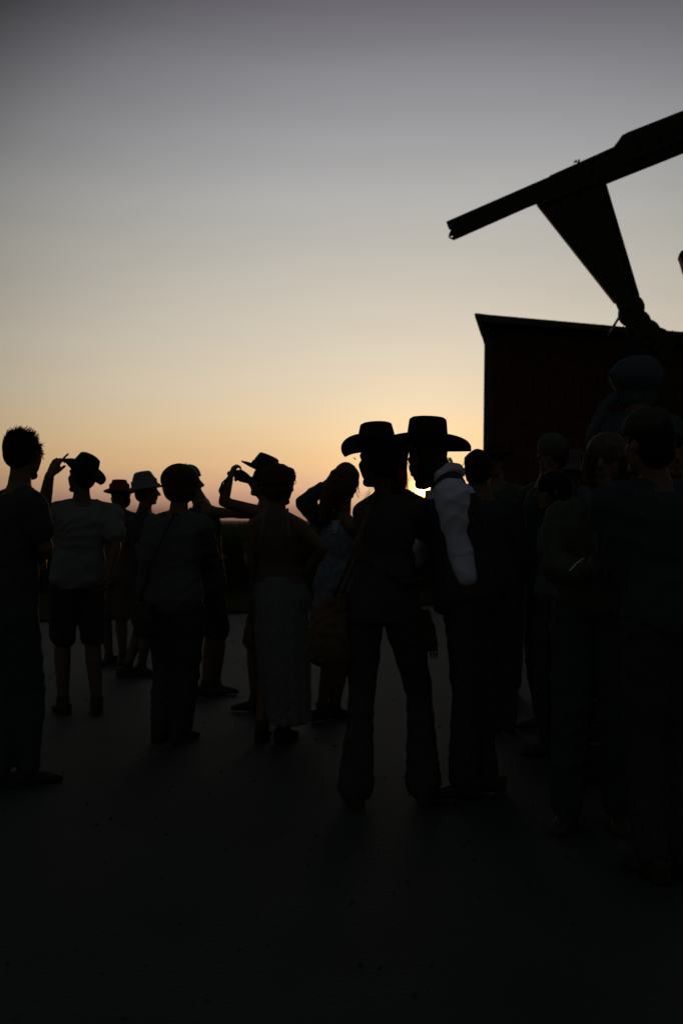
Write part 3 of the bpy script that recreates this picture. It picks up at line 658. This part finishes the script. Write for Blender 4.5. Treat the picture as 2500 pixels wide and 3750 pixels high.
skin_part('hair', b, 'fair_hair', g.root, .009, fold=.006, fscale=22, extra=x)
can_at(1228, 1905, YL-.12, 'clear plastic cup held at the chest of the long haired woman', 'glass_clear', .035, .09, True)

# --- the couple in the middle
YA = 4.9
g = figure('woman in dark cowboy hat and black clothes standing against the leaning man', YA, 25, (1384, 1684), (1400, 2190), [(1302, 0, .02), (1550, .05, .10)], neck=(1424, 1812), hyaw=325, hpitch=-4, hs=1.1,
           sex='f', sh=.135, top=('black', 0, .012), boot=True, foot_yaw=0, skin='skin_dark', 
           arms={'l': [(1335, 2040, -.02), (1440, 2110, -.12)], 'r': [(1560, 1960, .02), (1500, 1935, .08)]}, hands={'r': dict(d=(.8, .1, .40), n=(.3, .8, .3), curl=20)},
           bottom=('skirt', 'black', [(1312, 1498, 2120, .10), (1285, 1512, 2190, .13), (1272, 1520, 2240, .14), (1272, 1522, 2275, .14)]), fold=.008)
b = MB()                                             # dark leggings down to the boots
for k in 'rl': b.chain([(g.H[k], .098), (g.H[k].lerp(g.K[k], .5), .086), (g.K[k], .066), (g.K[k].lerp(g.A[k], .35), .070), (g.K[k].lerp(g.A[k], .75), .084), (g.A[k]+UP*.02, .094)])
skin_part('trousers', b, 'black', g.root, .011, .008)
hat(g, P(1379, 1647, YA), 302, -3, 1, a=.106, b_=.090, h=.128, top=.76, brim=.078, curl=.062, droop=.018, pinch=.012, side=.9, cp=1.0)
b = MB(); b.chain([(P(1430, 1790, YA), .04), (P(1480, 1822, YA), .045), (P(1545, 1856, YA+.02), .045), (P(1562, 1900, YA+.02), .045), (P(1560, 1945, YA+.02), .042)]); skin_part('sleeve', b, 'black', g.root, .009, .005)
b = MB(); hair_cap(g, b, .010, -.02); x = MB(); c = g.head
b.chain([(c+Vector((.055, 0, -.02)), .075), (P(1456, 1740, YA), .050), (P(1452, 1795, YA-.03), .042)]); b.chain([(P(1464, 1640, YA), .045), (P(1464, 1690, YA), .04)]); b.chain([(P(1440, 1650, YA), .06), (P(1449, 1700, YA), .055), (P(1452, 1750, YA), .05)])
skin_part('hair', b, 'dark_hair', g.root, .008, fold=.004, fscale=25)
strands(x, 300, lambda: c+Vector((random.uniform(.05, .10), random.uniform(-.05, .06), random.uniform(-.02, .05))), lambda p: P(random.uniform(1440, 1497), random.uniform(1755, 1795), YA+random.uniform(-.08, .08)), .0013, .005, 7)
strands(x, 5, lambda: P(random.uniform(1488, 1494), random.uniform(1690, 1705), YA+.05), lambda p: P(random.uniform(1492, 1525), random.uniform(1750, 1790), YA+.05), .0007, .01, 7)
strands(x, 8, lambda: P(random.uniform(1345, 1380), random.uniform(1780, 1810), YA-.02), lambda p: P(random.uniform(1318, 1345), random.uniform(1815, 1870), YA-.03), .001, .006, 6)
for _ in range(150):  # short orange fibres added along the shoulder edge, imitating the sun's bleed
    t = random.random(); p = P(1478+t*84, 1792+t*44+random.uniform(-3, 5), YA+random.uniform(-.03, .05))
    x.tube([p, p+Vector((random.uniform(.0, .012), 0, random.uniform(.0, .007))), p+Vector((random.uniform(.01, .03), random.uniform(-.01, .01), random.uniform(-.012, .006)))], .0009, .0004, 3)
x.build('loose_hair_and_glow', 'red_glow_hair', g.root)
b = MB(); q = P(1205, 2310, YA+.02)
b.loft([(P(1212, 2440, YA+.02), Vector((.06, 0, 0)), Vector((0, .05, 0))), (P(1206, 2415, YA+.02), Vector((.10, 0, 0)), Vector((0, .085, 0))), (P(1205, 2345, YA+.02), Vector((.112, 0, 0)), Vector((0, .10, 0))), (P(1212, 2260, YA+.02), Vector((.095, 0, 0)), Vector((0, .085, 0))), (P(1225, 2195, YA+.02), Vector((.06, 0, 0)), Vector((0, .055, 0))), (P(1235, 2180, YA+.02), Vector((.03, 0, 0)), Vector((0, .03, 0)))], 24, 2.4)
tote = empty('slouchy_bag', Vector((q.x, q.y, P(0, 2440, YA).z)), 'large slouchy brown suede bag hanging at the left hip of the hatted woman', 'bag', None)
skin_part('bag_body', b, 'suede', tote, .009, .012, 7)
b = MB(); b.tube([P(1215, 2200, YA), P(1270, 2080, YA-.12), P(1345, 1880, YA-.15), P(1375, 1812, YA-.06), P(1370, 1830, YA+.14), P(1300, 2060, YA+.16), P(1240, 2200, YA+.06)], .011, n=8); b.build('strap', 'suede', tote, smooth=True)
b = MB(); q = P(1548, 2320, YA+.12)
b.loft([(P(1552, 2385, YA+.12), Vector((.06, 0, 0)), Vector((0, .03, 0))), (P(1552, 2372, YA+.12), Vector((.072, 0, 0)), Vector((0, .045, 0))), (P(1548, 2300, YA+.12), Vector((.066, 0, 0)), Vector((0, .045, 0))), (P(1535, 2230, YA+.12), Vector((.045, 0, 0)), Vector((0, .03, 0)))], 20, 3)
x = MB()
for k in range(46):
    xx = 1502+k*2.2; p0 = P(xx, 2370, YA+.075); x.tube([p0, p0+Vector((random.uniform(-.004, .004), 0, -.02)), p0+Vector((random.uniform(-.01, .01), random.uniform(-.01, .01), -.045-random.random()*.015))], .0022, .0014, 4)
fb = empty('fringed_bag', Vector((q.x, q.y, P(0, 2400, YA).z)), 'small fringed brown bag hanging at the right hip of the hatted woman', 'bag', None)
skin_part('bag_body', b, 'suede', fb, .008, .006, 9, extra=x)
b = MB(); b.tube([P(1530, 2240, YA+.12), P(1515, 2050, YA+.15), P(1470, 1850, YA+.12), P(1440, 1800, YA+.06)], .006, n=6); b.build('strap', 'suede', fb, smooth=True)
# faint face edge details under the brim: lashes
b = MB()
for k in range(5): b.tube([P(1302, 1684-k, YA-.02), P(1296-k, 1681-k*2, YA-.02)], .0009, .0004, 3)
b.build('eyelash', 'dark_hair', g.root)

YM = 5.0
g = figure('man in dark cowboy hat, black vest and rolled white sleeves leaning close', YM, 272, (1564, 1686), (1700, 2180), [(1690, 0, -.02), (1775, .12, .0)], neck=(1634, 1760), hyaw=322, hpitch=-16, hs=1.12, sh=.17, top=('white_shirt', 2, .036),
           bottom=('trousers', 'black', .022), boot=True, crease=.0008, fscale=5, arms={'l': [(1668, 1955, -.15), (1712, 2125, -.20)], 'r': [(1560, 1990, .22), (1500, 2060, .10)]}, hands={'l': dict(curl=50)}, fold=.009, skin='skin_dark')
b = MB(); g.torso(b, .052, -.14, .93)
for k, sg in (('r', 1), ('l', -1)): b.chain([(g.neck+Vector((.01, 0, -.02)), .075), (g.S[k].lerp(g.neck, .45)+Vector((.0, 0, .012)), .085)])
skin_part('vest', b, 'black', g.root, .010, .006)
b = MB()                                             # stand-up collar and yoke
b.chain([(P(1606, 1768, YM-.10), .026), (P(1612, 1738, YM-.10), .034), (P(1645, 1716, YM-.08), .034), (P(1672, 1716, YM-.05), .03), (P(1684, 1730, YM), .028)])
b.chain([(P(1640, 1712, YM+.08), .03), (P(1590, 1740, YM+.10), .03)])
skin_part('collar', b, 'white_shirt', g.root, .008, .004)
b = MB(); w = g.W['l']; d = (g.W['l']-g.E['l']).normalized()
for t, r_ in ((.32, .062), (.38, .066), (.44, .063)):
    q = g.E['l'].lerp(g.W['l'], t); b.loft([(q-d*.012, Vector((r_*.9, 0, .01)), Vector((0, r_*.9, 0))), (q, Vector((r_, 0, .01)), Vector((0, r_, 0))), (q+d*.012, Vector((r_*.9, 0, .01)), Vector((0, r_*.9, 0)))], 20)
skin_part('rolled_cuff', b, 'white_shirt', g.root, .007, .005)
b = MB(); b.chain([(P(1520, 1698, YM), .030), (P(1538, 1740, YM), .030), (P(1554, 1766, YM), .022), (P(1590, 1768, YM+.02), .03)]); skin_part('beard', b, 'dark_hair', g.root, .007, .002, 40)
b = MB(); hair_cap(g, b, .010, -.05); x = MB()
strands(x, 40, lambda: P(1645, 1680, YM)+rnd(.01), lambda p: P(random.uniform(1648, 1660), random.uniform(1690, 1705), YM), .001, .004, 5)
skin_part('hair', b, 'brown_hair', g.root, .008, extra=x)
hat(g, P(1562, 1650, YM), 280, 2, 0, a=.108, b_=.09, h=.162, top=.86, brim=.112, curl=.078, droop=-.004, pinch=.008, side=.5, cp=.7)

# --- behind the leaning man
def plain(label, Y, yaw, head, pelvis, feet, topm, botm, hairm='dark_hair', **k):
    g = figure(label, Y, yaw, head, pelvis, feet, top=(topm, k.pop('sl', 2), k.pop('grow', .02)), bottom=('trousers', botm), **k)
    if hairm:
        b = MB(); hair_cap(g, b, .010); x = MB()
        strands(x, 160, lambda: g.head+g.R @ Vector((random.uniform(-.085, .085), random.uniform(-.1, .03), random.uniform(-.03, .10))), lambda p: p+(p-g.head).normalized()*.012+Vector((0, 0, -.03))+rnd(.012), .002, .004, 4)
        skin_part('hair', b, hairm, g.root, .009, .005, 18, extra=x)
    return g
g = plain('man with close cropped round head just behind the leaning man', 6.6, 350, (1745, 1718), (1800, 2130), [(1800, 0), (1862, 0)], 'black', 'black', neck=(1768, 1815), sh=.17)
g = plain('man in dark felt hat behind the cropped head beside the barn corner', 7.9, 200, (1812, 1690), (1850, 2090), [(1830, 0), (1880, 0)], 'olive', 'black', neck=(1818, 1775))
hat(g, P(1812, 1660, 7.85), 200, 0, 0, a=.10, b_=.09, h=.08, brim=.05, curl=.01)
g = plain('tall man in knitted hat and dark navy shirt in front of the barn wall', 6.7, 250, (2020, 1662), (2000, 2120), [(1985, 0), (2060, 0)], 'navy', 'black', neck=(2000, 1765), sh=.2)
b = MB(); b.ell(g.head+Vector((0, 0, .04)), Vector((.1, 0, 0)), Vector((0, .11, 0)), Vector((0, 0, .105))); skin_part('knitted_hat', b, 'olive', g.root, .008, .004, 40)
g = plain('shorter person looking left past the woman in the olive jacket', 5.9, 270, (2022, 1800), (2040, 2170), [(2010, 0), (2060, .1)], 'grey_jacket', 'black', neck=(2040, 1895), s=.96, sex='f')
g = plain('person in dusty pink hat behind the woman in the olive jacket', 7.2, 190, (2105, 1745), (2110, 2130), [(2080, 0), (2130, 0)], 'pale_blue', 'black', neck=(2110, 1815), sex='f')
hat(g, P(2108, 1722, 7.15), 190, 8, 0, m='pink_felt', a=.11, b_=.10, h=.13, top=.72, brim=.06, curl=.0, droop=.03)
# --- woman in olive jacket
YO = 4.55
g = figure('fair haired woman in olive jacket over pale blue shirt holding a cup', YO, 200, (2218, 1690), (2190, 2190), [(2075, 0), (2265, 0)], neck=(2200, 1838), hyaw=210, sex='f', sh=.17, top=('olive', 2, .034), bottom=('trousers', 'navy', .03),
           arms={'r': [(2035, 2080, -.03), (2150, 2090, -.26)], 'l': [(2330, 2080, -.02), (2240, 2075, -.26)]}, hands={'r': dict(d=(.6, -.3, .5), n=(.6, .6, 0), curl=42), 'l': dict(d=(-.8, -.3, .3), n=(-.4, .5, -.2), curl=42)}, fold=.012)
b = MB(); hair_cap(g, b, .016, -.03); x = MB(); c = g.head
for sg in (-1, 1): b.chain([(c+Vector((sg*.075, 0, .03)), .03), (c+Vector((sg*.09, 0, -.04)), .026), (c+Vector((sg*.08, -.02, -.12)), .02)])
strands(x, 240, lambda: c+Vector((random.choice((-1, 1))*random.uniform(.07, .1), random.uniform(-.06, .06), random.uniform(.0, .07))), lambda p: p+Vector((random.uniform(-.01, .01), 0, -.13-random.random()*.05)), .002, .008, 7)
skin_part('hair', b, 'fair_hair', g.root, .008, fold=.004, fscale=25, extra=x)
b = MB()
for p0, p1 in (((2135, 1800), (2190, 1900)), ((2262, 1800), (2205, 1900))): b.chain([(P(*p0, YO-.10), .032), (P((p0[0]+p1[0])/2, 1850, YO-.155), .026), (P(*p1, YO-.17), .018)])
b.chain([(P(2196, 1900, YO-.16), .03), (P(2196, 2010, YO-.165), .03)])
skin_part('collar', b, 'pale_blue', g.root, .007, .003)
can_at(2195, 2018, YO-.33, 'pale cup held by the woman in the olive jacket', 'leather', .038, .10, True)
b = MB(); b.tube([P(2135, 2044, YO-.40), P(2112, 2062, YO-.42), P(2084, 2090, YO-.44)], .0035, n=6); tag(b.build('walking_stick', 'cup', smooth=True), 'thin pale stick sticking out beside the cup of the olive jacket woman', 'stick')
bpy.data.objects['walking_stick'].name = 'thin_stick'
# --- right edge
YR = 3.9
g = figure('broad man in dark green cap and navy jacket, back turned at the right edge', YR, 350, (2372, 1628), (2450, 2250), [(2380, 0), (2520, 0)], neck=(2400, 1775), hyaw=330, top=('navy', 2, .035), bottom=('trousers', 'black', .02),
           arms={'l': [(2310, 2110, .0), (2290, 2260, .2)], 'r': [(2660, 2100), (2650, 2300)]}, sh=.2, fold=.012)
b = MB(); hair_cap(g, b, .006); skin_part('hair', b, 'dark_hair', g.root, .008)
cap(g, P(2372, 1592, YR), 330, 0, 'green_cap', 1.05)
crate = MB(); q = P(2325, 0, 5.5)
for k in range(4):
    crate.box(Vector((q.x, q.y-.24, .06+k*.105)), .8, .02, .09); crate.box(Vector((q.x, q.y+.24, .06+k*.105)), .8, .02, .09)
    crate.box(Vector((q.x-.41, q.y, .06+k*.105)), .02, .46, .09); crate.box(Vector((q.x+.41, q.y, .06+k*.105)), .02, .46, .09)
for k in range(5): crate.box(Vector((q.x, q.y-.2+k*.1, .44)), .84, .09, .02)
tag(crate.build('wooden_crate', 'wood', bevel=.003), 'low slatted wooden crate under the person in the pale blue headscarf', 'crate')
g = figure('tall figure in pale blue headscarf standing raised above the crowd at right', 5.5, 15, (2330, 1395), (2330, 1830), [(2290, 0), (2370, 0)], neck=(2330, 1515), base=.45, top=('denim', 2, .03), bottom=('trousers', 'denim', .02), sex='f')
b = MB(); c = g.head
b.ell(c+Vector((0, .0, .03)), Vector((.148, 0, 0)), Vector((0, .12, 0)), Vector((0, 0, .115))); b.chain([(c+Vector((-.15, -.02, .03)), .02), (c+Vector((-.05, -.05, .05)), .05)]); b.ell(c+Vector((0, .02, -.06)), Vector((.115, 0, 0)), Vector((0, .09, 0)), Vector((0, 0, .12)))
b.chain([(c+Vector((-.09, 0, -.06)), .03), (P(2212, 1490, 5.5), .026), (P(2185, 1545, 5.5), .03), (P(2162, 1600, 5.5), .034), (P(2160, 1660, 5.5), .034)])
skin_part('headscarf', b, 'pale_blue', g.root, .010, .012)
g = plain('person in black jacket between the olive jacket and the right edge, further back', 5.0, 180, (2455, 1665), (2470, 2150), [(2440, 0), (2500, 0)], 'black', 'black', neck=(2460, 1775))
print('objects', len(bpy.data.objects), 'faces', sum(len(o.data.polygons) for o in bpy.data.objects if o.type == 'MESH'))
